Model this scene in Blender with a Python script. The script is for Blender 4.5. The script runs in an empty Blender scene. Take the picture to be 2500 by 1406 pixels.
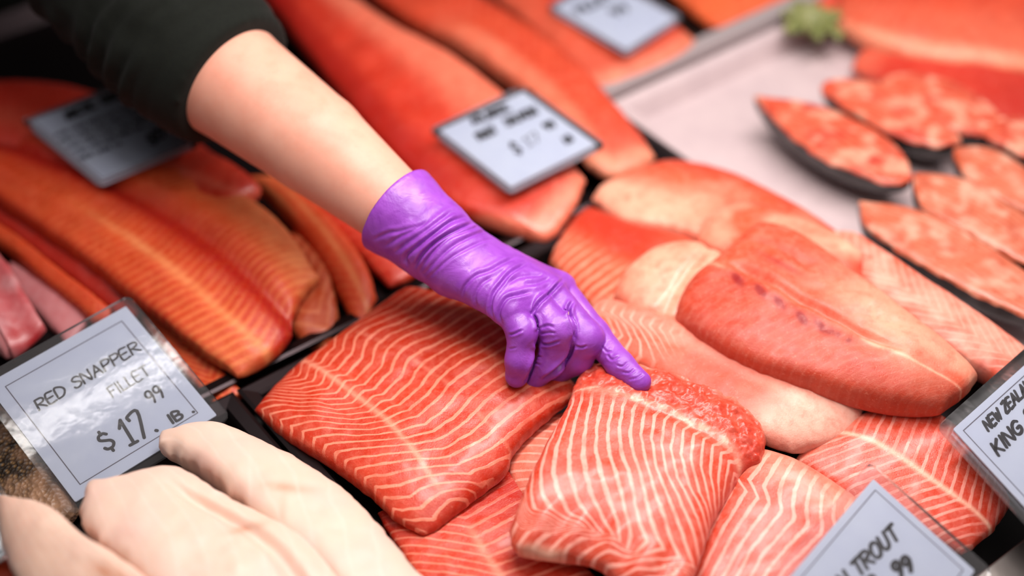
import bpy, math
import numpy as np
from mathutils import Vector, Matrix

# ------------------------------------------------------------------ camera
PITCH = math.radians(42.0)
CAMH = 0.733
LENS = 50.0
FPX = 2500 * LENS / 36.0
C = bpy.context.scene.collection
SC = bpy.context.scene
cam_d = bpy.data.cameras.new('camera')
cam_d.lens = LENS; cam_d.sensor_width = 36.0; cam_d.sensor_fit = 'HORIZONTAL'
cam_d.clip_start = 0.02; cam_d.clip_end = 50
cam_d.dof.use_dof = True; cam_d.dof.focus_distance = 0.93; cam_d.dof.aperture_fstop = 1.6
cam = bpy.data.objects.new('camera', cam_d); C.objects.link(cam)
cam.location = (0, 0, CAMH); cam.rotation_euler = (math.pi / 2 - PITCH, 0, 0)
SC.camera = cam

# ------------------------------------------------------------------ light
SC.view_settings.view_transform = 'Standard'; SC.view_settings.look = 'None'
SC.view_settings.gamma = 1.0; SC.view_settings.use_curve_mapping = False
SC.view_settings.exposure = 0.05
w = bpy.data.worlds.new('shop_ambient'); SC.world = w; w.use_nodes = True
w.node_tree.nodes['Background'].inputs[0].default_value = (1.0, 0.90, 0.88, 1)
w.node_tree.nodes['Background'].inputs[1].default_value = 0.26

TH = math.radians(37.5)                     # the counter runs at this angle to the camera
AX = np.array([math.cos(TH), math.sin(TH), 0.0]); BX = np.array([-math.sin(TH), math.cos(TH), 0.0])

def area(name, loc, aim, sx, sy, power, col, along):
    d = bpy.data.lights.new(name, 'AREA'); d.shape = 'RECTANGLE'; d.size = sx; d.size_y = sy
    d.energy = power; d.color = col
    o = bpy.data.objects.new(name, d); C.objects.link(o)
    z = (Vector(loc) - Vector(aim)).normalized()
    x = Vector(along); x = (x - z * x.dot(z)).normalized(); y = z.cross(x)
    o.matrix_world = Matrix.Translation(loc) @ Matrix((x, y, z)).transposed().to_4x4()
    return o
_lc = AX * 0.68 + BX * 0.57
area('case_lamp', (_lc[0], _lc[1], 0.70), (_lc[0] - 0.02, _lc[1] - 0.03, 0.0), 0.85, 0.10, 9.3, (1.0, 0.94, 0.91), AX)
_lt = AX * 0.24 + BX * 0.93
area('case_tube', (_lt[0], _lt[1], 0.90), (_lt[0] + .02, _lt[1] - .3, 0.0), 0.62, 0.02, .8, (1.0, 0.95, 0.9), AX)
_lf = AX * 0.34 + BX * 0.10
area('front_fill', (_lf[0] + 0.25, _lf[1] - 0.15, 1.5), (0.1, 0.7, 0.0), 0.9, 0.5, 6.0, (1.0, 0.92, 0.88), AX)  # unseen fill light added on the customer side to brighten the front faces

# ------------------------------------------------------------------ helpers
def srgb(h):
    h = h.lstrip('#'); v = [int(h[i:i + 2], 16) / 255 for i in (0, 2, 4)]
    return tuple([(x / 12.92 if x <= 0.04045 else ((x + 0.055) / 1.055) ** 2.4) for x in v] + [1.0])

_f = np.array([0, math.cos(PITCH), -math.sin(PITCH)]); _u = np.array([0, math.sin(PITCH), math.cos(PITCH)])
_r = np.array([1.0, 0, 0]); CAMP = np.array([0, 0, CAMH])
def ray(x, y): return _f + _r * (x - 1250) / FPX + _u * (703 - y) / FPX
def at(x, y, z):
    d = ray(x, y); return CAMP + d * ((z - CAMH) / d[2])
def atd(x, y, d): return CAMP + ray(x, y) * d
def proj(P):
    q = np.asarray(P) - CAMP; d = q @ _f
    return 1250 + FPX * (q @ _r) / d, 703 - FPX * (q @ _u) / d

def _hash(ix, iy, iz, seed):
    h = (ix * 374761393 + iy * 668265263 + iz * 2147483647 + seed * 1274126177) & 0xffffffff
    h = ((h ^ (h >> 13)) * 1274126177) & 0xffffffff
    return ((h ^ (h >> 16)) & 0xffff) / 32767.5 - 1.0
def vnoise(P, scale, seed=0):
    Q = np.asarray(P, dtype=float) * scale; I = np.floor(Q).astype(np.int64); F = Q - I
    F = F * F * (3 - 2 * F); out = 0
    for dx in (0, 1):
        for dy in (0, 1):
            for dz in (0, 1):
                wgt = (F[..., 0] if dx else 1 - F[..., 0]) * (F[..., 1] if dy else 1 - F[..., 1]) * (F[..., 2] if dz else 1 - F[..., 2])
                out = out + wgt * _hash(I[..., 0] + dx, I[..., 1] + dy, I[..., 2] + dz, seed)
    return out
def fbm(P, scale, oct=3, seed=0):
    return sum(vnoise(P, scale * 2 ** i, seed + i) * 0.5 ** i for i in range(oct))
def sst(a, b, x):
    t = np.clip((x - a) / (b - a), 0, 1); return t * t * (3 - 2 * t)

def tag(o, label=None, cat=None, group=None, kind=None):
    if label: o['label'] = label
    if cat: o['category'] = cat
    if group: o['group'] = group
    if kind: o['kind'] = kind
    return o
def empty(name, loc):
    o = bpy.data.objects.new(name, None); o.empty_display_size = 0.02
    o.location = loc; C.objects.link(o); return o
def mesh_obj(name, V, F, mat, parent=None, attrs=None, smooth=True, origin=None):
    V = np.asarray(V, dtype=float)
    if origin is None:
        origin = np.array([V[:, 0].mean(), V[:, 1].mean(), V[:, 2].min()])
    me = bpy.data.meshes.new(name)
    me.from_pydata((V - origin).tolist(), [], [tuple(map(int, f)) for f in F])
    if attrs:
        for k, a in attrs.items():
            at_ = me.attributes.new(k, 'FLOAT', 'POINT'); at_.data.foreach_set('value', np.asarray(a, dtype=np.float32))
    if smooth: me.polygons.foreach_set('use_smooth', [True] * len(me.polygons))
    me.materials.append(mat); me.update()
    o = bpy.data.objects.new(name, me); C.objects.link(o)
    if parent is not None:
        o.parent = parent; o.location = Vector(origin) - parent.location
    else:
        o.location = origin
    return o

def spline(pts, n):
    P = np.asarray(pts, dtype=float)
    if len(P) == 2:
        t = np.linspace(0, 1, n)[:, None]; return P[0] * (1 - t) + P[1] * t
    Q = np.vstack([2 * P[0] - P[1], P, 2 * P[-1] - P[-2]]); out = []
    for i in range(len(P) - 1):
        p0, p1, p2, p3 = Q[i:i + 4]
        for t in np.linspace(0, 1, 24, endpoint=False):
            out.append(0.5 * (2 * p1 + (p2 - p0) * t + (2 * p0 - 5 * p1 + 4 * p2 - p3) * t * t + (3 * p1 - p0 - 3 * p2 + p3) * t ** 3))
    out.append(P[-1]); out = np.array(out)
    s = np.concatenate([[0], np.cumsum(np.linalg.norm(np.diff(out, axis=0), axis=1))]); s /= s[-1]
    return out, s
def sample(pts, t):
    P = np.asarray(pts, dtype=float)
    if len(P) == 2:
        return P[0] * (1 - t[:, None]) + P[1] * t[:, None]
    out, s = spline(pts, 0)
    return np.stack([np.interp(t, s, out[:, k]) for k in range(3)], 1)

# ------------------------------------------------------------------ materials
class N:
    """tiny node-tree helper"""
    def __init__(s, name):
        s.m = bpy.data.materials.new(name); s.m.use_nodes = True; s.t = s.m.node_tree
        s.b = s.t.nodes['Principled BSDF']; s.out = s.t.nodes['Material Output']
    def n(s, typ, **kw):
        o = s.t.nodes.new(typ)
        for k, v in kw.items(): setattr(o, k, v)
        return o
    def put(s, sock, v):
        if hasattr(v, 'is_linked') or isinstance(v, bpy.types.NodeSocket): s.t.links.new(v, sock)
        else: sock.default_value = v
    def math(s, op, a, b=0.0, c=0.0, clamp=False):
        o = s.n('ShaderNodeMath', operation=op, use_clamp=clamp)
        s.put(o.inputs[0], a); s.put(o.inputs[1], b); s.put(o.inputs[2], c); return o.outputs[0]
    def mix(s, f, a, b, blend='MIX'):
        o = s.n('ShaderNodeMix', data_type='RGBA', blend_type=blend)
        s.put(o.inputs[0], f); s.put(o.inputs[6], a); s.put(o.inputs[7], b); return o.outputs[2]
    def noise(s, scale, detail=3, rough=0.5, vec=None, dist=0.0):
        o = s.n('ShaderNodeTexNoise'); o.inputs['Scale'].default_value = scale; o.inputs['Detail'].default_value = detail
        o.inputs['Roughness'].default_value = rough; o.inputs['Distortion'].default_value = dist
        s.put(o.inputs['Vector'], vec if vec is not None else s.obj()); return o.outputs['Fac']
    def obj(s):
        if not hasattr(s, '_tc'): s._tc = s.n('ShaderNodeTexCoord')
        return s._tc.outputs['Object']
    def attr(s, name):
        o = s.n('ShaderNodeAttribute', attribute_name=name); return o.outputs['Fac']
    def rng(s, v, a, b, c=0.0, d=1.0):
        o = s.n('ShaderNodeMapRange', interpolation_type='SMOOTHSTEP'); s.put(o.inputs[0], v)
        for i, q in enumerate((a, b, c, d)): s.put(o.inputs[i + 1], q)
        return o.outputs[0]
    def bump(s, h, strength, dist, nrm=None):
        o = s.n('ShaderNodeBump'); o.inputs['Strength'].default_value = strength; o.inputs['Distance'].default_value = dist
        s.put(o.inputs['Height'], h)
        if nrm is not None: s.put(o.inputs['Normal'], nrm)
        return o.outputs[0]
    def P(s, **kw):
        for k, v in kw.items(): s.put(s.b.inputs[k.replace('_', ' ')], v)

def flesh(name, base, stripe, dark, fat, width=0.075, soft=0.06, grain=1.0, rough=0.36, wobble=0.16, sss=0.10, coat=0.25, speck=0.25):
    k = N(name); base, stripe, dark, fat = map(srgb, (base, stripe, dark, fat))
    o = k.obj()
    big = k.noise(28, 4, .55); mid = k.noise(160, 4, .6); fine = k.noise(900, 3, .65)
    t = k.math('ADD', k.attr('stripe'), k.math('MULTIPLY', k.math('SUBTRACT', k.noise(110, 3, .6), .5), wobble * 2))
    fr = k.math('ABSOLUTE', k.math('SUBTRACT', k.math('FRACT', t), .5))
    wv = k.math('MULTIPLY_ADD', k.noise(60, 2), width * 1.1, width * .45)
    line = k.rng(fr, k.math('ADD', wv, soft), wv, 0.0, 1.0)
    line = k.math('MULTIPLY', line, k.attr('vis'))
    line = k.math('MULTIPLY', line, k.rng(k.noise(75, 3), .28, .5, .55, 1.0))
    col = k.mix(k.rng(big, .3, .7), base, k.mix(.35, base, dark))
    col = k.mix(k.math('MULTIPLY', k.rng(mid, .35, .75), .22), col, stripe)
    col = k.mix(line, col, stripe)
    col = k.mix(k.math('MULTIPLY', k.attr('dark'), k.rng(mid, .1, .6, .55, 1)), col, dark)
    fm = k.math('MULTIPLY', k.attr('fat'), k.rng(k.noise(90, 4, .65), .25, .6, .45, 1.0), clamp=True)
    col = k.mix(fm, col, fat)
    col = k.mix(k.math('MULTIPLY', k.rng(k.noise(420, 4, .75), .56, .72), speck), col, fat)
    h = k.math('ADD', k.math('MULTIPLY', line, .35), k.math('ADD', k.math('MULTIPLY', mid, .9), k.math('MULTIPLY', fine, .55)))
    k.P(Base_Color=col, Roughness=k.rng(mid, .3, .7, rough - .1, rough + .12), Normal=k.bump(h, .30 * grain, .0016),
        Subsurface_Weight=sss, Subsurface_Radius=(1.0, .35, .2), Subsurface_Scale=.006, Coat_Weight=coat, Coat_Roughness=.22)
    k.b.inputs['Specular IOR Level'].default_value = .4
    return k.m

M = {}
M['salmon'] = flesh('salmon_flesh', '#cf3c20', '#f29174', '#a8150d', '#f2a082', width=.095)
M['coral'] = flesh('salmon_coral_flesh', '#d4472c', '#f6a290', '#c02a1c', '#f9bda2', width=.12, soft=.07)
M['pale'] = flesh('pale_salmon_flesh', '#da5838', '#f2a486', '#b82414', '#eca88c', width=.09, soft=.15)
M['gashed'] = flesh('gashed_salmon_flesh', '#d65436', '#f0a086', '#8c0000', '#f2b294', width=.08, soft=.1, rough=.48, coat=.06)
M['pink'] = flesh('pink_salmon_flesh', '#da5e42', '#f2a490', '#b0180f', '#f5b9a4', width=.08, soft=.1, rough=.48, coat=.06)
M['trout'] = flesh('trout_flesh', '#d2451c', '#e87c46', '#a8160d', '#f2a468', width=.12, soft=.2, rough=.45, coat=.08, wobble=.1)
M['orange'] = flesh('orange_salmon_flesh', '#c63c20', '#de6e4c', '#9c160e', '#e08a6a', width=.1, soft=.2, rough=.45, coat=.08)
M['red'] = flesh('red_salmon_flesh', '#ca3420', '#e66c4e', '#9c140f', '#ee8a6c', width=.09, soft=.14)
M['brown'] = flesh('brown_trout_flesh', '#b84a26', '#d98258', '#8c2410', '#dc9468', width=.09, soft=.14)
M['steak'] = flesh('steak_flesh', '#bf3c22', '#d87858', '#a81c10', '#da947a', width=.2, soft=.25, wobble=.5)
M['steakpale'] = flesh('pale_steak_flesh', '#b85232', '#d08468', '#ab3a1c', '#d0947c', width=.2, soft=.25, wobble=.5)
M['rawpink'] = flesh('raw_pink_flesh', '#b8585c', '#d08c8c', '#a01c20', '#c99a9c', width=.15, soft=.2)

def m_white():
    k = N('white_fish_flesh')
    big = k.noise(30, 3, .5); mid = k.noise(120, 3, .55); fine = k.noise(700, 2, .5)
    col = k.mix(k.rng(big, .3, .7), srgb('#e2c3b0'), srgb('#e6bfb0'))
    col = k.mix(k.math('MULTIPLY', k.attr('dark'), k.rng(mid, .2, .6, .6, 1.0)), col, srgb('#c88e72'))
    col = k.mix(k.attr('fat'), col, srgb('#ecd2c4'))
    t = k.math('ABSOLUTE', k.math('SUBTRACT', k.math('FRACT', k.math('ADD', k.attr('stripe'), k.math('MULTIPLY', big, .8))), .5))
    col = k.mix(k.math('MULTIPLY', k.rng(t, .12, .02), .25), col, srgb('#ead0c2'))
    h = k.math('ADD', k.math('MULTIPLY', mid, 1.0), k.math('MULTIPLY', fine, .25))
    k.P(Base_Color=col, Roughness=.52, Normal=k.bump(h, .10, .0015), Subsurface_Weight=.3, Subsurface_Radius=(1.0, .6, .4),
        Subsurface_Scale=.008, Coat_Weight=.06, Coat_Roughness=.3)
    return k.m
M['white'] = m_white()

def m_simple(name, col, rough=.5, metal=0.0, bump=None, spec=.5, coat=0.0, var=None):
    k = N(name); c = srgb(col)
    if var: c = k.mix(k.rng(k.noise(var[0], 4, .6), .3, .7), c, srgb(var[1]))
    k.P(Base_Color=c, Roughness=rough, Metallic=metal, Coat_Weight=coat)
    k.b.inputs['Specular IOR Level'].default_value = spec
    if bump: k.P(Normal=k.bump(k.noise(bump[0], 4, .6), bump[1], bump[2]))
    return k.m
M['steel'] = m_simple('brushed_steel', '#77706c', .34, 1.0, (60, .08, .001))
M['steel_dark'] = m_simple('dark_steel', '#3a3234', .4, 1.0, (60, .08, .001))
M['rail'] = m_simple('satin_metal', '#b6a9aa', .42, .45)
M['deck'] = m_simple('dark_deck', '#171413', .55)
M['white_tray'] = m_simple('white_plastic', '#c2aeaf', .42, 0, (40, .1, .001), var=(30, '#b9a5a7'))
M['fishskin'] = m_simple('dark_fish_skin', '#15110f', .35, 0, (300, .3, .001), coat=.3, var=(120, '#241c1a'))
def m_scale():
    k = N('scaly_skin')
    v = k.n('ShaderNodeTexVoronoi'); v.inputs['Scale'].default_value = 330; k.put(v.inputs['Vector'], k.obj())
    d = v.outputs['Distance']
    col = k.mix(k.rng(d, .1, .6), srgb('#6b5030'), srgb('#1c130c'))
    col = k.mix(k.rng(k.noise(30, 3), .45, .7), col, srgb('#9a7458'))
    k.P(Base_Color=col, Roughness=.45, Normal=k.bump(d, .6, .002)); return k.m
M['scales'] = m_scale()
M['card'] = m_simple('card_paper', '#a8aebc', .6, 0, (500, .03, .0005), var=(40, '#a4aaba'))
M['ink'] = m_simple('black_marker_ink', '#16131a', .45)
M['line'] = m_simple('printed_line_ink', '#4b4650', .5)
M['smudge'] = m_simple('printed_text_ink', '#3a3540', .5)
def m_plastic():
    k = N('clear_plastic'); k.t.nodes.remove(k.b)
    tr = k.n('ShaderNodeBsdfTransparent'); tr.inputs[0].default_value = (.95, .95, .96, 1)
    gl = k.n('ShaderNodeBsdfGlossy'); gl.inputs['Roughness'].default_value = .085; gl.inputs[0].default_value = (1, 1, 1, 1)
    k.put(gl.inputs['Normal'], k.bump(k.noise(45, 3), .12, .002))
    df = k.n('ShaderNodeBsdfDiffuse'); df.inputs[0].default_value = (.9, .86, .88, 1)
    fr = k.n('ShaderNodeFresnel'); fr.inputs[0].default_value = 1.5
    m0 = k.n('ShaderNodeMixShader'); m0.inputs[0].default_value = .008
    k.put(m0.inputs[1], tr.outputs[0]); k.put(m0.inputs[2], df.outputs[0])
    m1 = k.n('ShaderNodeMixShader'); k.put(m1.inputs[0], fr.outputs[0]); k.put(m1.inputs[1], m0.outputs[0]); k.put(m1.inputs[2], gl.outputs[0])
    k.put(k.out.inputs[0], m1.outputs[0]); return k.m
M['plastic'] = m_plastic()

def m_glove():
    k = N('purple_nitrile')
    w1 = k.noise(70, 4, .6, dist=.6); w2 = k.noise(260, 3, .6); 
    col = k.mix(k.rng(w1, .3, .7), srgb('#8a38ac'), srgb('#9a48bc'))
    h = k.math('ADD', k.math('MULTIPLY', w1, 1.0), k.math('MULTIPLY', w2, .22))
    k.P(Base_Color=col, Roughness=k.rng(k.noise(55, 3), .35, .65, .36, .52), Normal=k.bump(h, .34, .0022), Coat_Weight=.08, Coat_Roughness=.3,
        Subsurface_Weight=.04, Subsurface_Radius=(1, .4, 1), Subsurface_Scale=.003)
    return k.m
M['glove'] = m_glove()
def m_skin():
    k = N('skin')
    col = k.mix(k.rng(k.noise(22, 3, .5), .3, .7), srgb('#dc9a84'), srgb('#e2a690'))
    col = k.mix(k.math('MULTIPLY', k.rng(k.noise(60, 4, .6), .4, .75), .35), col, srgb('#d2846c'))
    vo = k.n('ShaderNodeTexVoronoi'); vo.inputs['Scale'].default_value = 38; k.put(vo.inputs['Vector'], k.obj())
    col = k.mix(k.math('MULTIPLY', k.rng(vo.outputs['Distance'], .045, .02), .6), col, srgb('#a5674a'))
    k.P(Base_Color=col, Roughness=.5, Normal=k.bump(k.noise(900, 3, .6), .12, .0006), Subsurface_Weight=.25,
        Subsurface_Radius=(1, .35, .2), Subsurface_Scale=.006)
    return k.m
M['skin'] = m_skin()
def m_cloth():
    k = N('dark_green_jersey')
    col = k.mix(k.noise(300, 3, .7), srgb('#0c0e0b'), srgb('#151812'))
    k.P(Base_Color=col, Roughness=.9, Normal=k.bump(k.noise(1500, 2, .6), .3, .0005), Sheen_Weight=.03)
    k.b.inputs['Specular IOR Level'].default_value = .2
    return k.m
M['cloth'] = m_cloth()
M['leaf'] = m_simple('leaf', '#5c6430', .5, 0, (90, .3, .002), var=(60, '#8f8c56'))

# ------------------------------------------------------------------ setting
def boxv(a0, a1, b0, b1, z0, z1):
    V = [AX * a + BX * b + np.array([0, 0, z]) for z in (z0, z1) for (a, b) in ((a0, b0), (a1, b0), (a1, b1), (a0, b1))]
    F = [(3, 2, 1, 0), (4, 5, 6, 7), (0, 1, 5, 4), (1, 2, 6, 5), (2, 3, 7, 6), (3, 0, 4, 7)]
    return V, F
V, F = boxv(-1.2, 2.2, -.1, 1.28, -.86, -.035)
tag(mesh_obj('display_case', V, F, M['deck'], smooth=False), 'dark display case under all the fish trays', 'display case')
V, F = boxv(-3.0, 4.0, -2.0, 2.62, -.90, -.86)
tag(mesh_obj('floor', V, F, M['deck'], smooth=False), kind='structure')
V, F = boxv(-3.0, 4.0, 2.55, 2.62, -.86, 1.9)
tag(mesh_obj('wall_back', V, F, M['deck'], smooth=False), kind='structure')

def tray(label, a0, a1, b0, b1, m, rim=.016, base=.0):
    r = .006; fl = .004
    rings = []
    def ring(da, z):
        return [AX * a + BX * b + np.array([0, 0, z]) for (a, b) in ((a0 + da, b0 + da), (a1 - da, b0 + da), (a1 - da, b1 - da), (a0 + da, b1 - da))]
    prof = [(.010, -.034), (.010, base + rim - .003), (0, base + rim - .004), (-.0005, base + rim), (.002, base + rim + .001), (.010, base + rim), (.012, base + rim - .002), (.020, base - .001)]
    V = []; F = []
    for d, z in prof: V += ring(d, z)
    n = len(prof)
    for i in range(n - 1):
        for j in range(4):
            F.append((i * 4 + j, i * 4 + (j + 1) % 4, (i + 1) * 4 + (j + 1) % 4, (i + 1) * 4 + j))
    F.append(tuple((n - 1) * 4 + j for j in range(4))); F.append((3, 2, 1, 0))
    return tag(mesh_obj('display_tray', V, F, m, smooth=False), label, 'tray')
tray('steel tray under the white fish fillets in the lower left corner', -.30, .264, .24, .664, M['steel_dark'])
tray('steel tray under the striped salmon fillets the finger points at', .268, .694, .30, .664, M['steel_dark'])
tray('white tray in the upper right holding the cut fish steaks', .70, 1.35, .34, .772, M['white_tray'])
tray('steel tray under the orange trout and red fillets behind the arm', -.45, .694, .672, 1.25, M['steel_dark'])
tray('steel tray in the top right corner beyond the white tray', .70, 1.6, .800, 1.25, M['steel'])

def bar(name, label, cat, a0, a1, b0, b1, z0, z1, m):
    V, F = boxv(a0, a1, b0, b1, z0, z1); o = tag(mesh_obj(name, V, F, m, smooth=False), label, cat)
    bv = o.modifiers.new('edge', 'BEVEL'); bv.width = .002; bv.segments = 3
bar('divider_rail', 'shiny metal divider rail along the far edge of the white tray', 'rail', .70, 1.5, .776, .794, -.035, .026, M['rail'])
bar('case_ledge', 'metal ledge of the display case at the bottom right corner', 'ledge', .40, 1.4, .205, .250, -.035, .012, M['steel'])
# ------------------------------------------------------------------ fillets
def pt(p): return at(p[0], p[1], p[2] / 1000.0)
FILLETS = {}
def fillet(name, label, cat, L, R, mat, t=12, tb=12, E0=None, E1=None, nu=70, nv=50, c=.25, n=3.2, stripe=None, vis=0, dark=None, fat=None,
           lines=None, nl=1, extra=None, lump=1.2, jit=1.2, seed=1, group=None, skin=None, blobs=(), z=None):
    """a slab of fish between two long edges L, R (and the cut ends E0, E1), domed above and below its rim"""
    def zz(ps): return [p if len(p) == 3 else (p[0], p[1], z) for p in ps]
    L, R = [pt(p) for p in zz(L)], [pt(p) for p in zz(R)]
    E0 = [L[0]] + [pt(p) for p in zz(E0 or [])] + [R[0]]
    E1 = [L[-1]] + [pt(p) for p in zz(E1 or [])] + [R[-1]]
    def par(m):
        x = np.linspace(0, 1, m + 1); return .55 * x + .45 * (.5 - .5 * np.cos(math.pi * x))
    u0, v0 = par(nu), par(nv); U0, V0 = np.meshgrid(u0, v0, indexing='ij')
    s, r = 2 * U0 - 1, 2 * V0 - 1
    U = .5 + .5 * s * np.sqrt(1 - c * r * r / 2); Vv = .5 + .5 * r * np.sqrt(1 - c * s * s / 2)
    tt = np.linspace(0, 1, 400); ip = lambda A, X: np.stack([np.interp(X, tt, A[:, k]) for k in range(3)], -1)
    Ls, Rs, A0, A1 = (sample(q, tt) for q in (L, R, E0, E1))
    l, rr, e0, e1 = ip(Ls, U), ip(Rs, U), ip(A0, Vv), ip(A1, Vv)
    u_, v_ = U[..., None], Vv[..., None]
    P = (1 - v_) * l + v_ * rr + (1 - u_) * e0 + u_ * e1 - ((1 - u_) * (1 - v_) * L[0] + u_ * (1 - v_) * L[-1] + (1 - u_) * v_ * R[0] + u_ * v_ * R[-1])
    prof = ((1 - np.abs(s) ** n) ** (1 / n)) * ((1 - np.abs(r) ** n) ** (1 / n))
    edge = 1 - prof
    P = P.copy()
    for k in (0, 1): P[..., k] += edge ** 2 * fbm(P, 120, 2, seed + 7 * k) * jit * .001
    top = P.copy(); bot = P.copy()
    hz = t * prof + lump * prof * fbm(P, 38, 3, seed)
    if extra is not None: hz = hz + extra(U, Vv, P) * sst(0, .35, prof)
    top[..., 2] += hz * .001
    bot[..., 2] -= tb * .001 * ((1 - np.abs(s) ** 2.4) ** (1 / 2.4)) * ((1 - np.abs(r) ** 2.4) ** (1 / 2.4))
    px, py = proj(top.reshape(-1, 3)); uf, vf = U.ravel(), Vv.ravel()
    if lines:
        uv = []
        for ln in lines:
            q = []
            for x, y in ln:
                i = np.argmin((px - x) ** 2 + (py - y) ** 2); q.append((vf[i], uf[i]))
            q.sort(); uv.append(np.array(q))
        ua = np.interp(Vv, uv[0][:, 0], uv[0][:, 1])
        if len(uv) > 1:
            ub = np.interp(Vv, uv[1][:, 0], uv[1][:, 1]); st = (U - ua) / np.maximum(ub - ua, .05) * nl
        else: st = (U - ua) * nl
        st = st + .5
    elif stripe is not None: st = stripe(U, Vv)
    else: st = U * 0
    ones = np.ones_like(U)
    ev = lambda q: ones * (q(U, Vv, P) if callable(q) else (q or 0))
    A = {'stripe': st, 'vis': np.clip(ev(vis), 0, 1), 'dark': np.clip(ev(dark), 0, 1), 'fat': np.clip(ev(fat), 0, 1)}
    for (x, y, rx, ry, ang, key, amt) in blobs:          # natural marks of this piece: bruises, seams of fat
        ca, sa = math.cos(ang), math.sin(ang); dx, dy = px - x, py - y
        g = np.exp(-(((dx * ca + dy * sa) / rx) ** 2 + ((-dx * sa + dy * ca) / ry) ** 2)).reshape(U.shape)
        A[key] = np.clip(A[key] + amt * g, 0, 1)
    nV = (nu + 1) * (nv + 1); idx = np.arange(nV).reshape(nu + 1, nv + 1)
    Ft = np.stack([idx[:-1, :-1], idx[1:, :-1], idx[1:, 1:], idx[:-1, 1:]], -1).reshape(-1, 4)
    # orientation: make the top face up
    a_, b_, d_ = top[nu // 2, nv // 2], top[nu // 2 + 1, nv // 2], top[nu // 2, nv // 2 + 1]
    if np.cross(b_ - a_, d_ - a_)[2] < 0: Ft = Ft[:, ::-1]
    bidx = idx.copy(); inner = np.zeros_like(idx, bool); inner[1:-1, 1:-1] = True
    bidx[inner] = nV + np.arange(inner.sum())
    Fb = np.stack([bidx[:-1, :-1], bidx[1:, :-1], bidx[1:, 1:], bidx[:-1, 1:]], -1).reshape(-1, 4)
    if (Ft[0] == np.stack([idx[0, 0], idx[1, 0], idx[1, 1], idx[0, 1]])).all(): Fb = Fb[:, ::-1]
    VA = np.vstack([top.reshape(-1, 3), bot[inner]])
    org = np.array([VA[:, 0].mean(), VA[:, 1].mean(), VA[:, 2].min()])
    if skin is None:
        AT = {k: np.concatenate([a.ravel(), a[inner]]) for k, a in A.items()}
        o = mesh_obj(name, VA, np.vstack([Ft, Fb]), mat, attrs=AT, origin=org)
    else:
        o = empty(name, org)
        mesh_obj('flesh', top.reshape(-1, 3), Ft, mat, o, {k: a.ravel() for k, a in A.items()}, origin=org)
        used, inv = np.unique(Fb.ravel(), return_inverse=True)
        mesh_obj('skin', VA[used], inv.reshape(-1, 4), skin, o, origin=org)
    FILLETS[label] = (top, U, Vv)
    return tag(o, label, cat, group)

def chev(Nn, ridge, a1, a2):
    return lambda u, v: Nn * u + np.where(v < ridge, a1 * (ridge - v), a2 * (v - ridge))
Z3 = lambda pts, ox, oy, k: [(ox + x / k, oy + y / k) for x, y in pts]
FC = 'fish fillet'

# ---- the two striped pieces in the middle
lA = Z3([(410, 850), (395, 800), (400, 755), (500, 742), (610, 740), (700, 736), (800, 725), (870, 700), (925, 690), (985, 640), (1060, 562), (1130, 500), (1200, 450), (1290, 392)], 560, 680, 1.937)
lB = Z3([(655, 1040), (636, 990), (640, 945), (760, 926), (800, 912), (900, 895), (1000, 880), (1090, 880), (1150, 850), (1230, 810), (1300, 762), (1360, 715)], 560, 680, 1.937)
def s1_dark(u, v, P): return .75 * sst(.10, 0, u) * sst(.6, .0, v) + .5 * sst(.93, 1, u) + .35 * sst(.35, .8, v) * sst(.7, 0, u)
def s1_fat(u, v, P):
    seam1 = .33 - .15 * u; seam2 = .56 - .04 * u
    return .8 * np.exp(-((v - seam1) / .012) ** 2) * sst(.97, .8, u) + .28 * np.exp(-((v - seam2) / .010) ** 2) * (fbm(P, 150, 2, 4) > -.2)
fillet('salmon_fillet', 'large striped salmon fillet lying left of the gloved hand, beside the white fish', FC,
       [(600, 1006, 16), (680, 1066, 18), (800, 1135, 20), (900, 1215, 20), (975, 1290, 18), (1035, 1322, 16)],
       [(990, 690, 30), (1120, 735, 32), (1235, 795, 32), (1340, 868, 32), (1445, 965, 30)], M['salmon'],
       E0=[(655, 955, 18), (725, 900, 20), (805, 845, 24), (900, 770, 28)], E1=[(1085, 1290, 18), (1180, 1205, 22), (1235, 1160, 24), (1265, 1095, 27), (1350, 1020, 29)], t=17, tb=16, nu=190, nv=150, c=.22, n=3.0,
       lines=[lA, lB], nl=5, vis=lambda u, v, P: (.95 - .3 * sst(.45, .6, v) * sst(.5, .9, u)) * sst(0, .03, v) * sst(0, .02, u), dark=s1_dark, fat=s1_fat, lump=1.6, seed=3)
kk = 2.32
l2A = Z3([(700, 300), (682, 400), (650, 540), (632, 700), (655, 850), (695, 980), (745, 1080), (800, 1170), (690, 1158), (550, 1155), (440, 1170), (360, 1240)], 1150, 800, kk)
l2B = Z3([(1010, 430), (980, 480), (965, 600), (985, 740), (1020, 850), (1070, 1000), (1130, 1180), (1185, 1300), (1000, 1312), (850, 1345), (750, 1395)], 1150, 800, kk)
s2e = lambda pts: Z3(pts, 1150, 800, kk)
def s2_extra(u, v, P):
    rough = sst(.30, .16, v)
    return rough * (2.0 * fbm(P, 170, 3, 9) - 1.5 * np.abs(fbm(P, 90, 2, 5))) - 2.2 * np.exp(-((v - .27) / .03) ** 2) * sst(.2, .5, u) + 1.6 * sst(.78, .9, v) * np.sin(34 * u + 8 * v)
z2 = lambda ps, zs: [(x, y, q) for (x, y), q in zip(s2e(ps), zs)]
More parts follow.
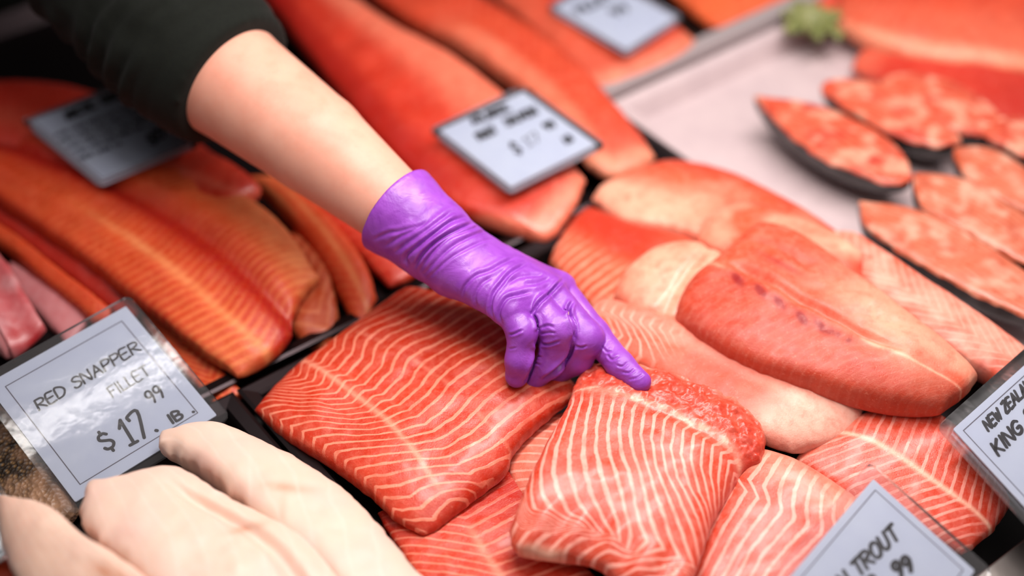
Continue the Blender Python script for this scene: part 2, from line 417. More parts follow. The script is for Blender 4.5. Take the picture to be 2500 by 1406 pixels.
fillet('salmon_fillet', 'striped salmon fillet with torn rough edge under the pointing fingertip', FC,
       z2([(660, 205), (850, 215), (1050, 262), (1300, 345), (1500, 435), (1640, 560), (1672, 650)], [42, 43, 43, 42, 40, 36, 34]),
       z2([(215, 1160), (262, 1290), (480, 1318), (700, 1352), (880, 1470), (1230, 1560)], [36, 34, 32, 32, 32, 32]), M['coral'],
       E0=z2([(585, 330), (535, 480), (420, 690), (320, 890), (262, 1040)], [44, 45, 46, 44, 40]),
       E1=z2([(1640, 780), (1545, 832), (1425, 1005), (1345, 1170), (1300, 1330)], [32, 30, 30, 32, 32]), t=17, tb=16, nu=190, nv=190, c=.08, n=3.0,
       lines=[l2A, l2B], nl=5, vis=lambda u, v, P: sst(.22, .32, v + .03 * fbm(P, 120, 2, 3)), extra=s2_extra,
       dark=lambda u, v, P: .55 * sst(.30, .12, v) * (.5 + .5 * fbm(P, 110, 3, 6)) + .2 * sst(.9, 1, u),
       fat=lambda u, v, P: .7 * np.exp(-((v - .25 - .02 * fbm(P, 60, 2, 8)) / .02) ** 2) * (.4 + .6 * (fbm(P, 160, 2, 2) > 0)) + .35 * sst(.05, 0, v) + .9 * sst(.96, 1, v) * sst(.1, .2, u) * sst(.4, .3, u),
       lump=1.2, seed=5)

# ---- other salmon in the same tray
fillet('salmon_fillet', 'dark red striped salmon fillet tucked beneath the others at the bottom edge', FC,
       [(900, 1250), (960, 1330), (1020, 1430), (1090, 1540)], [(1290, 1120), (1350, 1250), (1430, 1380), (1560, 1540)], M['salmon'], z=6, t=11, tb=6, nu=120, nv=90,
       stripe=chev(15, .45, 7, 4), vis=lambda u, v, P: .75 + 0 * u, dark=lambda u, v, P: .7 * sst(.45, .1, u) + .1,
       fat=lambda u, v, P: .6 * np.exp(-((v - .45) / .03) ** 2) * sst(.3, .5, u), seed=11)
fillet('salmon_fillet', 'small pale salmon piece wedged between the two large striped fillets', FC,
       [(1218, 1085, 8), (1245, 1175, 10), (1300, 1270, 10)], [(1385, 1000, 16), (1420, 1080, 18), (1450, 1190, 18)], M['pink'], t=9, tb=8, nu=60, nv=50,
       stripe=chev(9, .5, 5, -5), vis=.8, fat=.15, seed=12)
fillet('salmon_fillet', 'salmon fillet with glossy pale stripes behind the trout sign at the bottom', FC,
       [(1830, 1088, 26), (1940, 1132, 26), (2060, 1205, 22), (2180, 1290, 18)], [(1640, 1420, 8), (1760, 1560, 8), (1950, 1700, 8)], M['coral'], t=15, tb=8, nu=110, nv=110, c=.1,
       lines=[[(1860, 1130), (1830, 1170), (1850, 1215), (1790, 1300), (1740, 1400)], [(1990, 1190), (1985, 1230), (1985, 1290), (1900, 1380), (1860, 1440)]], nl=4.4, vis=lambda u, v, P: .95 * sst(.02, .1, v), 
       fat=lambda u, v, P: .35 * sst(.3, .15, v), dark=lambda u, v, P: .2 * sst(.3, .6, v), seed=13)
fillet('salmon_fillet', 'flat striped salmon fillet with white centre seam between the two right hand signs', FC,
       [(1915, 1125, 14), (2050, 1225, 12), (2200, 1310, 8), (2360, 1365, 4)], [(2130, 1000, 24), (2270, 1010, 22), (2390, 1110, 16), (2480, 1235, 6)], M['coral'], t=14, tb=8, nu=130, nv=90,
       stripe=chev(17, .45, 6, 5), vis=lambda u, v, P: .6 + .35 * np.sign(fbm(P, 40, 2, 3)) * .5, dark=lambda u, v, P: .25 * sst(.6, .75, v) + .3 * sst(.75, 1, u),
       fat=lambda u, v, P: .85 * np.exp(-((v - .45) / .025) ** 2) + .4 * sst(.15, .0, u), seed=14)
fillet('salmon_fillet', 'salmon fillet with pale yellowish belly end running from the fingertip to the right', FC,
       [(1400, 850, 26), (1540, 905, 30), (1700, 985, 32), (1850, 1075, 30), (1950, 1120, 24)],
       [(1455, 720, 32), (1600, 780, 36), (1800, 850, 36), (1990, 930, 34), (2145, 985, 28)], M['pink'], E1=[(2040, 1085, 22), (2110, 1030, 24)], t=15, tb=14, nu=130, nv=80,
       lines=[[(1480, 870), (1520, 820), (1500, 780), (1470, 760)], [(1690, 985), (1700, 930), (1650, 870), (1610, 800)]], nl=6, vis=lambda u, v, P: .9 * sst(.42, .25, u) * sst(.9, .6, v),
       fat=lambda u, v, P: .85 * sst(.68, .85, u) + .25 * sst(.4, .6, v), dark=lambda u, v, P: .35 * sst(.4, .55, u) * sst(.7, .6, u), seed=15)
seam = [(1800, 692, .9), (1858, 722, .9), (1902, 750, .9), (1958, 788, .9), (2003, 808, .8), (2028, 820, .6), (2046, 828, .5), (2072, 842, .5)]
fillet('salmon_fillet', 'thick salmon fillet with a row of dark red gashes along its seam', FC,
       [(1648, 790, 46), (1700, 832, 46), (1800, 890, 46), (1950, 940, 46), (2100, 985, 44), (2200, 1005, 42), (2300, 1012, 40)],
       [(1850, 548, 56), (1960, 592, 56), (2080, 682, 54), (2200, 775, 52), (2300, 850, 50), (2390, 930, 46)], M['gashed'],
       E0=[(1655, 745, 48), (1690, 690, 52), (1745, 645, 54)], E1=[(2330, 985, 43), (2362, 958, 45)], t=18, tb=20, nu=170, nv=110, c=.06, n=3.8,
       stripe=chev(30, .42, 10, 5), vis=lambda u, v, P: .10 * sst(.42, .3, v), lump=2,
       extra=lambda u, v, P: -5.0 * np.exp(-((v - .50) / .03) ** 2) * sst(.05, .15, u) * sst(.8, .6, u) - 3 * np.exp(-((v - .76) / .03) ** 2) * sst(.35, .2, u),
       dark=lambda u, v, P: .30 * sst(.46, .40, v) + .05, fat=lambda u, v, P: .5 * np.exp(-((v - .44) / .02) ** 2) + .5 * sst(.52, .75, v) * sst(.25, .6, u),
       blobs=[(x, y - 12, 19 if a > .7 else 9, 9, .9, 'dark', 1.5 * a) for x, y, a in seam] + [(x, y - 12, 30, 18, .75, 'fat', -2) for x, y, a in seam] + [(2180, 840, 130, 45, .6, 'fat', .5), (1900, 640, 60, 8, .5, 'dark', .6)], seed=16)
fillet('salmon_fillet', 'marbled pink salmon fillet along the edge of the white tray at the right', FC,
       [(1960, 590, 40), (2120, 715, 40), (2300, 850, 40), (2420, 925, 36), (2560, 1010, 30)], [(2075, 560, 42), (2200, 655, 40), (2340, 745, 38), (2540, 880, 34)], M['pink'], t=11, tb=22, nu=120, nv=60,
       stripe=chev(20, .4, 8, 5), vis=.4, fat=lambda u, v, P: .5 * np.clip(.5 + fbm(P, 60, 3, 4), 0, 1), seed=17,
       blobs=[(2330, 880, 60, 16, .6, 'fat', .8), (2400, 895, 14, 26, .2, 'dark', .8)])
fillet('salmon_fillet', 'orange salmon fillet with pale belly at the back, nearest the white tray', FC,
       [(1425, 480, 22), (1520, 548, 26), (1660, 575, 30), (1800, 640, 34), (1900, 700, 36)], [(1545, 425, 26), (1640, 400, 28), (1740, 418, 30), (1850, 460, 32), (2080, 580, 36)], M['pale'], t=12, tb=14, c=.3,
       fat=lambda u, v, P: .9 * sst(.62, .3, v) * sst(.75, .4, u) + .3 * np.clip(fbm(P, 35, 2, 2), 0, 1), dark=lambda u, v, P: .45 * sst(.6, .9, v), seed=18)
fillet('salmon_fillet', 'pinkish salmon piece with blunt pale end beside the white tray rim', FC,
       [(1680, 590, 44), (1790, 640, 48), (1900, 700, 48), (2040, 740, 46)], [(1775, 480, 42), (1900, 520, 44), (2010, 565, 46), (2122, 628, 46)], M['pale'], E1=[(2090, 700, 44), (2125, 660, 44)], t=11, tb=20, c=.3,
       fat=lambda u, v, P: .6 * np.clip(.3 + fbm(P, 40, 2, 3), 0, 1), dark=.15, seed=19, blobs=[(2112, 640, 14, 26, .3, 'dark', .9), (2080, 600, 26, 20, 0, 'fat', .8)])
fillet('salmon_fillet', 'red salmon fillet with faint pale stripes just right of the gloved knuckles', FC,
       [(1330, 640, 12), (1395, 715, 16), (1470, 790, 20), (1560, 850, 22)], [(1430, 500, 20), (1540, 555, 24), (1680, 590, 28), (1760, 640, 30)], M['pale'], t=13, tb=10,
       stripe=chev(14, .5, 3, 3), vis=lambda u, v, P: .7 * sst(.6, .2, v), dark=lambda u, v, P: .8 * sst(.35, .65, v) * sst(1, .5, u), seed=20)
fillet('salmon_fillet', 'cream coloured belly flap leaning against the end of the gashed fillet', FC,
       [(1483, 728, 36), (1560, 772, 38), (1650, 802, 38), (1740, 830, 38)], [(1590, 610, 44), (1690, 600, 46), (1760, 630, 46), (1820, 680, 44)], M['pale'], E0=[(1530, 665, 42)], t=12, tb=14, c=.35,
       fat=lambda u, v, P: .75 + .25 * fbm(P, 40, 2, 3), extra=lambda u, v, P: -2.5 * np.exp(-((u - .55) / .05) ** 2), seed=21)

# ---- orange trout on the left
fillet('trout_fillet', 'long orange trout fillet with dark red centre line, left of the arm', FC,
       [(-140, 400, 28), (0, 500, 28), (180, 622, 28), (360, 765, 26), (480, 860, 24), (590, 936, 20)],
       [(150, 330, 40), (350, 390, 40), (540, 460, 40), (680, 548, 38), (790, 688, 32)], M['trout'],
       E1=[(640, 905, 20), (702, 842, 24), (716, 780, 28), (750, 720, 30)], t=17, tb=20, nu=170, nv=100, c=.1, n=3.4,
       stripe=lambda u, v: 46 * u + np.where(v < .22, 6 * (.22 - v), np.where(v < .6, 3.5 * (v - .22), 1.3 - 7 * (v - .6))), vis=lambda u, v, P: .28 + .35 * sst(.6, 1, u) - .1 * sst(.5, .3, u),
       extra=lambda u, v, P: -7 * np.exp(-((v - .56) / .09) ** 2) + 2.5 * np.exp(-((v - .18) / .07) ** 2),
       dark=lambda u, v, P: 1.0 * np.exp(-((v - .50) / .13) ** 2) + .5 * sst(.4, .0, u) + .5 * sst(.06, 0, v) + .5 * sst(.96, 1, u) * sst(.6, .5, v),
       fat=lambda u, v, P: .45 * np.exp(-((v - .24) / .035) ** 2) * sst(.3, .6, u) + .55 * sst(.66, .95, v) * sst(.4, .8, u) + .2 * sst(.75, 1, u) * sst(.3, .1, v), seed=31)
fillet('trout_fillet', 'brownish red trout fillet whose cut end pokes out under the long orange fillet', FC,
       [(600, 640, 8), (690, 790, 8), (755, 868, 6)], [(720, 560, 16), (800, 670, 16), (838, 790, 10)], M['brown'], t=13, tb=8, E1=[(805, 850, 6)], stripe=chev(8, .5, 3, 3), vis=.4, seed=32, c=.4)
fillet('trout_fillet', 'orange trout fillet partly hidden below the forearm', FC,
       [(560, 440, 16), (650, 490, 16), (760, 620, 14), (850, 770, 10), (880, 830, 8)], [(690, 440, 24), (810, 550, 22), (890, 650, 18), (928, 745, 12)], M['trout'], t=14, tb=12,
       stripe=chev(24, .4, 5, 5), vis=.25, fat=lambda u, v, P: .6 * sst(.35, .1, v) * sst(.5, .2, u) + .4 * np.exp(-((v - .5) / .1) ** 2), dark=.15, seed=33)
fillet('trout_fillet', 'reddish trout fillet between the left price sign and the forearm', FC,
       [(250, 430, 40), (400, 480, 44), (520, 515, 44), (600, 500, 42)], [(440, 340, 44), (540, 390, 46), (620, 440, 46), (650, 472, 42)], M['red'], t=9, tb=10, c=.4,
       fat=lambda u, v, P: .3 * np.exp(-((v - .4) / .1) ** 2) + .3 * sst(.9, 1, u), seed=34)
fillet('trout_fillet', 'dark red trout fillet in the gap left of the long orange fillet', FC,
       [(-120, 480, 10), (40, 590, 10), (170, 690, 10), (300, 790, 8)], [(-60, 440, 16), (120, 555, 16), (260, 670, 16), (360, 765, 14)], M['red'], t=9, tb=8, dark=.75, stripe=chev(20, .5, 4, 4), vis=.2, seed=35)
fillet('trout_fillet', 'narrow orange trout fillet running behind the red snapper sign', FC,
       [(-120, 560, 10), (0, 604, 12), (110, 695, 12), (240, 800, 10)], [(-80, 505, 18), (30, 575, 18), (150, 668, 18), (285, 765, 16)], M['trout'], t=9, tb=10, stripe=chev(24, .5, 4, 4), vis=.3, dark=.25, seed=36)
fillet('trout_fillet', 'flat orange trout tail lying on the tray right of the red snapper sign', FC,
       [(320, 750, 4), (410, 870, 4), (490, 960, 4), (530, 1010, 4)], [(420, 790, 10), (510, 875, 10), (590, 955, 8), (612, 965, 6)], M['trout'], t=7, tb=4, stripe=chev(14, .5, 4, 4), vis=.4, seed=37)
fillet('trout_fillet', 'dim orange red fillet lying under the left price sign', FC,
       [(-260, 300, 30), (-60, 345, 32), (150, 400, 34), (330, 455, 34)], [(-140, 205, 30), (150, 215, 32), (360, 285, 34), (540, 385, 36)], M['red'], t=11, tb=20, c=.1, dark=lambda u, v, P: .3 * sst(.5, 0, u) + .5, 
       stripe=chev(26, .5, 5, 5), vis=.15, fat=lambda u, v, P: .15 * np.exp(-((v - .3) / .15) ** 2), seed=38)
fillet('trout_fillet', 'orange trout fillet in the tray floor under the wrist', FC,
       [(640, 380, 8), (800, 560, 8), (960, 720, 6)], [(800, 330, 12), (960, 480, 12), (1060, 640, 8)], M['red'], t=12, tb=8, stripe=chev(20, .5, 4, 4), vis=.2, seed=40)

# ---- red fillets behind the arm, under the middle sign
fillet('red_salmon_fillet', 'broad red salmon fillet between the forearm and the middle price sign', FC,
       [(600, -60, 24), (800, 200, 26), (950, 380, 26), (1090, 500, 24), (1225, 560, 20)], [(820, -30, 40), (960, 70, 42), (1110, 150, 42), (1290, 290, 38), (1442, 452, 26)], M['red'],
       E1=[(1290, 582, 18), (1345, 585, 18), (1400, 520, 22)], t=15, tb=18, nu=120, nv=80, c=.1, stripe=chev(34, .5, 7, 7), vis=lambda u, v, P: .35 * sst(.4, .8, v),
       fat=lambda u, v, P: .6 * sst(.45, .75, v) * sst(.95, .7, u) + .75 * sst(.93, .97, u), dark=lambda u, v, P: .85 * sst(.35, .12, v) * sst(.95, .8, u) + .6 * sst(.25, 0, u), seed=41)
fillet('red_salmon_fillet', 'orange red salmon fillet reaching past the right corner of the middle sign', FC,
       [(840, -50, 30), (980, 50, 32), (1130, 130, 32), (1310, 260, 28), (1440, 420, 20)], [(1000, -90, 36), (1200, 20, 38), (1390, 150, 34), (1520, 285, 26), (1612, 398, 18)], M['orange'],
       E1=[(1500, 440, 16), (1580, 415, 16)], t=15, tb=18, nu=110, nv=70, c=.12, stripe=chev(30, .5, 7, 7), vis=lambda u, v, P: .25,
       fat=lambda u, v, P: .5 * sst(.5, .3, v) * sst(.3, .5, u) + .8 * sst(.93, .97, u), dark=lambda u, v, P: .5 * sst(.35, 0, u) + .35 * sst(.8, 1, v), seed=42)
fillet('red_salmon_fillet', 'orange salmon fillet lying under the topmost price sign', FC,
       [(1120, -70, 26), (1250, 40, 28), (1380, 150, 26), (1475, 240, 20)], [(1380, -110, 32), (1540, 0, 32), (1650, 70, 28), (1715, 110, 22)], M['orange'],
       E1=[(1540, 215, 18), (1650, 165, 18)], t=15, tb=18, nu=90, nv=60, c=.15, fat=lambda u, v, P: .6 * sst(.88, .96, u) + .2 * sst(.4, .1, v), dark=.1, seed=43)
fillet('red_salmon_fillet', 'bright orange fillet at the top edge, right of the topmost sign', FC,
       [(1540, -110, 14), (1660, 10, 14), (1770, 108, 10)], [(1800, -150, 22), (1900, -50, 20), (1965, 8, 14)], M['trout'], E1=[(1870, 60, 10)], t=13, tb=10, fat=.15, seed=44)

# ---- far right tray
fillet('red_salmon_fillet', 'large orange red fillet with pale lower lip in the top right corner', FC,
       [(2030, 60, 22), (2120, 112, 24), (2260, 152, 24), (2420, 175, 24), (2600, 195, 24)], [(2060, -60, 34), (2250, -100, 36), (2450, -110, 36), (2650, -90, 36)], M['orange'], t=16, tb=24, nu=90, nv=60,
       fat=lambda u, v, P: .8 * sst(.12, .04, v) + .25 * sst(.5, .2, v), dark=lambda u, v, P: .5 * sst(.5, .9, v), stripe=chev(22, .5, 4, 4), vis=.15, seed=51)
fillet('red_salmon_fillet', 'deep red fillet between the top right fillet and the cut steaks', FC,
       [(2060, 165, 8), (2200, 235, 10), (2400, 320, 10), (2620, 420, 10)], [(2150, 90, 16), (2330, 140, 18), (2480, 180, 18), (2650, 220, 18)], M['red'], t=12, tb=10, dark=lambda u, v, P: .3 + .3 * sst(.4, .8, u), fat=lambda u, v, P: .35 * sst(.2, .05, u), seed=52)
fillet('red_salmon_fillet', 'small red fillet end at the top edge beside the leafy garnish', FC,
       [(1985, 40, 10), (2040, 70, 12), (2110, 80, 12)], [(2000, -60, 16), (2070, -70, 16), (2140, -50, 16)], M['red'], t=11, tb=10, fat=.2, seed=53)
def steak(label, L, R, zt, mat, seed, tb=26):
    mk = lambda u, v, P: np.clip(.15 + 1.3 * fbm(P, 95, 3, seed), 0, 1)
    return fillet('fish_steak', label, 'fish steak', L, R, M[mat], z=zt, t=4, tb=tb, nu=60, nv=40, c=.75, n=5, stripe=lambda u, v: 10 * v + 4 * np.abs(u - .5), vis=.45, fat=mk,
                  dark=lambda u, v, P: np.clip(.7 * fbm(P, 55, 2, seed + 9), 0, 1), seed=seed, skin=M['fishskin'], group='cut fish steaks in the white tray', jit=1.5)
steak('pointed orange steak lying alone on the white tray, nearest the empty area', [(1835, 240), (1890, 305), (2000, 385), (2120, 445), (2205, 470)], [(1850, 235), (1990, 258), (2110, 308), (2195, 360), (2245, 420)], 34, 'steak', 61)
steak('orange steak just behind the pointed one in the white tray', [(1985, 230), (2080, 280), (2200, 340), (2290, 366), (2345, 360)], [(2030, 185), (2150, 208), (2260, 265), (2352, 335)], 34, 'steak', 62)
steak('glossy red steak behind the second orange steak, touching the deep red fillet', [(2130, 232), (2200, 262), (2300, 312), (2380, 338), (2425, 330)], [(2170, 168), (2300, 194), (2400, 245), (2468, 295)], 32, 'steak', 63)
steak('red steak cut off by the right edge, level with the glossy red steak', [(2370, 330), (2430, 352), (2520, 392), (2600, 420)], [(2430, 280), (2500, 290), (2580, 320), (2640, 350)], 32, 'steak', 64)
steak('long pale steak lowest at the right edge, next to the marbled pink fillet', [(2080, 500), (2112, 570), (2250, 650), (2400, 735), (2600, 835)], [(2110, 490), (2230, 508), (2360, 572), (2600, 720)], 34, 'steakpale', 65)
steak('pale steak resting behind the long lowest steak at the right edge', [(2212, 435), (2245, 510), (2360, 570), (2600, 715)], [(2245, 418), (2345, 436), (2455, 500), (2600, 580)], 37, 'steakpale', 66)
steak('pale pink steak topmost of the pale ones at the right edge', [(2315, 375), (2352, 435), (2455, 500), (2600, 575)], [(2345, 355), (2425, 366), (2505, 418), (2600, 470)], 35, 'steakpale', 67)

# ---- white fish in front
W = 'white fish fillet'
fillet('white_fish_fillet', 'white fish fillet nearest the striped salmon, its tip covering the sign corner', W,
       [(394, 1112, 40), (470, 1140, 42), (560, 1200, 46), (650, 1280, 46), (760, 1370, 44), (860, 1480, 44)],
       [(450, 1050, 42), (545, 1040, 42), (650, 1088, 38), (750, 1142, 36), (850, 1212, 34), (930, 1292, 32), (1050, 1430, 30), (1100, 1510, 28)], M['white'], E0=[(384, 1085, 42), (402, 1060, 42)],
       t=14, tb=30, nu=120, nv=70, c=.25, n=2.4, stripe=lambda u, v: 5 * u + 3 * v, lump=1.6, seed=71, jit=2.4, group='raw white fish fillets',
       blobs=[(700, 1190, 60, 12, .1, 'dark', .7), (690, 1250, 10, 40, .1, 'dark', .45), (610, 1190, 5, 80, .0, 'fat', .5)])
fillet('white_fish_fillet', 'broad white fish fillet with a small nub, covering the bottom of the red snapper sign', W,
       [(214, 1200, 52), (196, 1262, 54), (225, 1310, 58), (300, 1375, 58), (380, 1450, 58), (450, 1520, 58)],
       [(300, 1188, 54), (400, 1148, 52), (465, 1160, 50), (560, 1218, 47), (648, 1264, 45), (720, 1300, 45), (800, 1370, 45), (870, 1480, 45)], M['white'],
       E0=[(221, 1180, 53), (258, 1190, 54)], t=16, tb=34, nu=140, nv=110, c=.12, n=2.3, stripe=lambda u, v: 4 * u + 6 * v, lump=1.8, seed=72, jit=2.4, group='raw white fish fillets',
       extra=lambda u, v, P: -7 * np.exp(-((v - .74) / .06) ** 2) * sst(.2, .45, u),
       blobs=[(600, 1290, 45, 9, -.25, 'dark', .8), (530, 1200, 14, 10, -.4, 'fat', .7)])
fillet('white_fish_fillet', 'pinkish white fish fillet in the bottom left corner', W,
       [(-10, 1205, 58), (-4, 1290, 56), (20, 1370, 54), (60, 1470, 54)], [(60, 1252, 64), (95, 1236, 64), (150, 1262, 64), (210, 1318, 64), (290, 1366, 64), (400, 1444, 62), (470, 1510, 60)], M['white'],
       E0=[(25, 1236, 60)], t=14, tb=36, nu=110, nv=70, c=.12, n=2.4, stripe=lambda u, v: 9 * v + 1 * u, seed=73, group='raw white fish fillets', dark=lambda u, v, P: .18 + .15 * sst(.8, .3, v),
       blobs=[(270, 1400, 50, 20, .4, 'dark', .9)])
fillet('pink_fish_fillet', 'raw pink fish fillet with blood marks at the left edge above the snapper sign', FC,
       [(-160, 700, 16), (-60, 810, 18), (15, 890, 16)], [(-90, 540, 24), (20, 655, 26), (75, 740, 26), (128, 812, 22)], M['rawpink'], E1=[(85, 830, 16), (30, 875, 16)], t=14, tb=16,
       fat=lambda u, v, P: .6 * np.clip(fbm(P, 60, 3, 3) + .2, 0, 1), dark=lambda u, v, P: np.clip(1.4 * fbm(P, 45, 2, 8) - .2, 0, 1), seed=81, extra=lambda u, v, P: 3 * np.sin(14 * v))
fillet('pink_fish_fillet', 'thin mauve pink fish fillet lying flat beside the blood marked one', FC,
       [(20, 690, 2), (110, 790, 2), (170, 850, 2)], [(20, 635, 6), (120, 705, 6), (225, 775, 6)], M['rawpink'], t=7, tb=3, fat=.4, seed=82)
fillet('whole_fish', 'whole fish with brown scaly skin partly under the snapper sign', 'fish',
       [(-120, 1100, 4), (-20, 1230, 6), (90, 1330, 6)], [(-60, 930, 14), (60, 1060, 14), (210, 1260, 12)], M['scales'], t=14, tb=6, seed=83)
fillet('salmon_fillet', 'bit of orange fillet at the very bottom left corner beneath the pinkish white fillet', FC,
       [(-140, 1370, 6), (-60, 1470, 6)], [(-20, 1300, 14), (60, 1420, 12)], M['trout'], t=12, tb=6, seed=84)

# ------------------------------------------------------------------ garnish
rng = np.random.default_rng(4)
gb = at(1975, 85, .012); g = empty('leaf_garnish', gb)
tag(g, 'small yellow green leafy garnish between the white tray and the top right fillets', 'garnish')
for i in range(7):
    an = 2 * math.pi * i / 7 + rng.uniform(-.3, .3); ln = rng.uniform(.026, .042); wd = .012
    V = []; F = []; nu_, nv_ = 14, 8
    for a in range(nu_ + 1):
        for b in range(nv_ + 1):
            s_ = a / nu_; q = 2 * b / nv_ - 1; ww = wd * math.sin(math.pi * min(1, .12 + .86 * s_)) ** .7
            x = ln * s_; y = q * ww; z = .002 + .045 * s_ - .03 * s_ * s_ + .004 * math.sin(9 * s_ + 5 * q + i) * abs(q) + .003 * math.sin(25 * s_ + i) * q * q
            V.append(gb + np.array([x * math.cos(an) - y * math.sin(an), x * math.sin(an) + y * math.cos(an), z]))
    for a in range(nu_):
        for b in range(nv_):
            k0 = a * (nv_ + 1) + b; F.append((k0, k0 + nv_ + 1, k0 + nv_ + 2, k0 + 1))
    lo = mesh_obj('leaf', V, F, M['leaf'], g)
    so = lo.modifiers.new('thick', 'SOLIDIFY'); so.thickness = .0007

# ------------------------------------------------------------------ signs
GL = {  # single-stroke marker capitals, unit height, (width, strokes)
 'R': (.7, [[(0, 0), (0, 1)], [(0, 1), (.42, .98), (.6, .8), (.5, .58), (.05, .5)], [(.15, .5), (.65, 0)]]),
 'E': (.6, [[(.52, 1), (0, .98), (0, .02), (.55, 0)], [(0, .52), (.45, .52)]]),
 'D': (.7, [[(0, 0), (0, 1), (.4, .93), (.64, .62), (.6, .3), (.38, .05), (0, 0)]]),
 'S': (.6, [[(.55, .86), (.38, 1), (.12, .95), (.05, .74), (.25, .56), (.5, .42), (.55, .2), (.36, .02), (.1, .03), (0, .16)]]),
 'N': (.7, [[(0, 0), (.02, 1), (.58, 0), (.62, 1)]]),
 'A': (.7, [[(0, 0), (.32, 1), (.64, 0)], [(.12, .36), (.54, .36)]]),
 'P': (.6, [[(0, 0), (0, 1)], [(0, .98), (.4, .97), (.56, .77), (.42, .52), (0, .46)]]),
 'F': (.55, [[(.52, 1), (0, .98), (0, 0)], [(0, .52), (.42, .54)]]),
 'I': (.2, [[(.08, 0), (.08, 1)]]),
 'L': (.55, [[(0, 1), (0, .02), (.48, 0)]]),
 'T': (.65, [[(0, .97), (.6, 1)], [(.3, .98), (.3, 0)]]),
 'U': (.65, [[(0, 1), (.02, .3), (.15, .04), (.38, .03), (.54, .28), (.57, 1)]]),
 'O': (.72, [[(.32, 1), (.1, .86), (0, .5), (.1, .12), (.34, 0), (.56, .12), (.66, .5), (.56, .88), (.32, 1)]]),
 'K': (.62, [[(0, 0), (0, 1)], [(.52, 1), (.02, .45)], [(.14, .55), (.56, 0)]]),
 'G': (.7, [[(.58, .85), (.38, 1), (.12, .88), (0, .5), (.1, .12), (.36, 0), (.58, .14), (.6, .44), (.34, .44)]]),
 'W': (.85, [[(0, 1), (.18, 0), (.38, .7), (.58, 0), (.78, 1)]]),
 'Z': (.6, [[(.02, .98), (.54, 1), (.02, .02), (.56, 0)]]),
 'M': (.8, [[(0, 0), (.05, 1), (.36, .3), (.66, 1), (.72, 0)]]),
 'C': (.65, [[(.58, .84), (.36, 1), (.1, .86), (0, .5), (.1, .14), (.36, 0), (.58, .16)]]),
 'H': (.65, [[(0, 0), (0, 1)], [(.56, 0), (.56, 1)], [(0, .5), (.56, .5)]]),
 'B': (.6, [[(0, 0), (0, 1), (.36, .97), (.48, .78), (.34, .56), (.02, .52)], [(.34, .56), (.54, .36), (.5, .1), (.3, 0), (0, 0)]]),
 '$': (.6, [[(.52, .78), (.38, .9), (.12, .86), (.05, .68), (.25, .54), (.48, .42), (.54, .24), (.36, .08), (.1, .1), (0, .22)], [(.29, 1.06), (.28, .88)], [(.27, .08), (.26, -.1)]]),
 '1': (.42, [[(.0, .74), (.22, 1), (.22, 0)], [(.02, 0), (.4, .0)]]),
 '7': (.6, [[(0, .82), (0, .98), (.52, 1), (.18, 0)]]),
 '9': (.55, [[(.48, .8), (.34, 1), (.1, .95), (.02, .72), (.16, .52), (.38, .56), (.48, .8), (.47, .4), (.36, 0)]]),
 '.': (.2, [[(.06, .03), (.1, .0)]]), ' ': (.38, []),
}
def ribbon(poly, wd, up):
    """flat rounded stroke lying in a plane with normal up"""
    P = np.array(poly); V = []; F = []
    for i in range(len(P) - 1):
        a, b = P[i], P[i + 1]; d = b - a; L = np.linalg.norm(d); d = d / max(L, 1e-9); s = np.cross(up, d)
        ring = []
        for kx in range(7):
            th = math.pi / 2 + math.pi * kx / 6; ring.append(a + wd / 2 * (d * math.cos(th) + s * math.sin(th)))
        for kx in range(7):
            th = -math.pi / 2 + math.pi * kx / 6; ring.append(b + wd / 2 * (d * math.cos(th) + s * math.sin(th)))
        off = up * (1.5e-6 * (i % 7)); b0 = len(V); V += [q + off for q in ring]; F.append(tuple(range(b0, b0 + 14)))
    return V, F
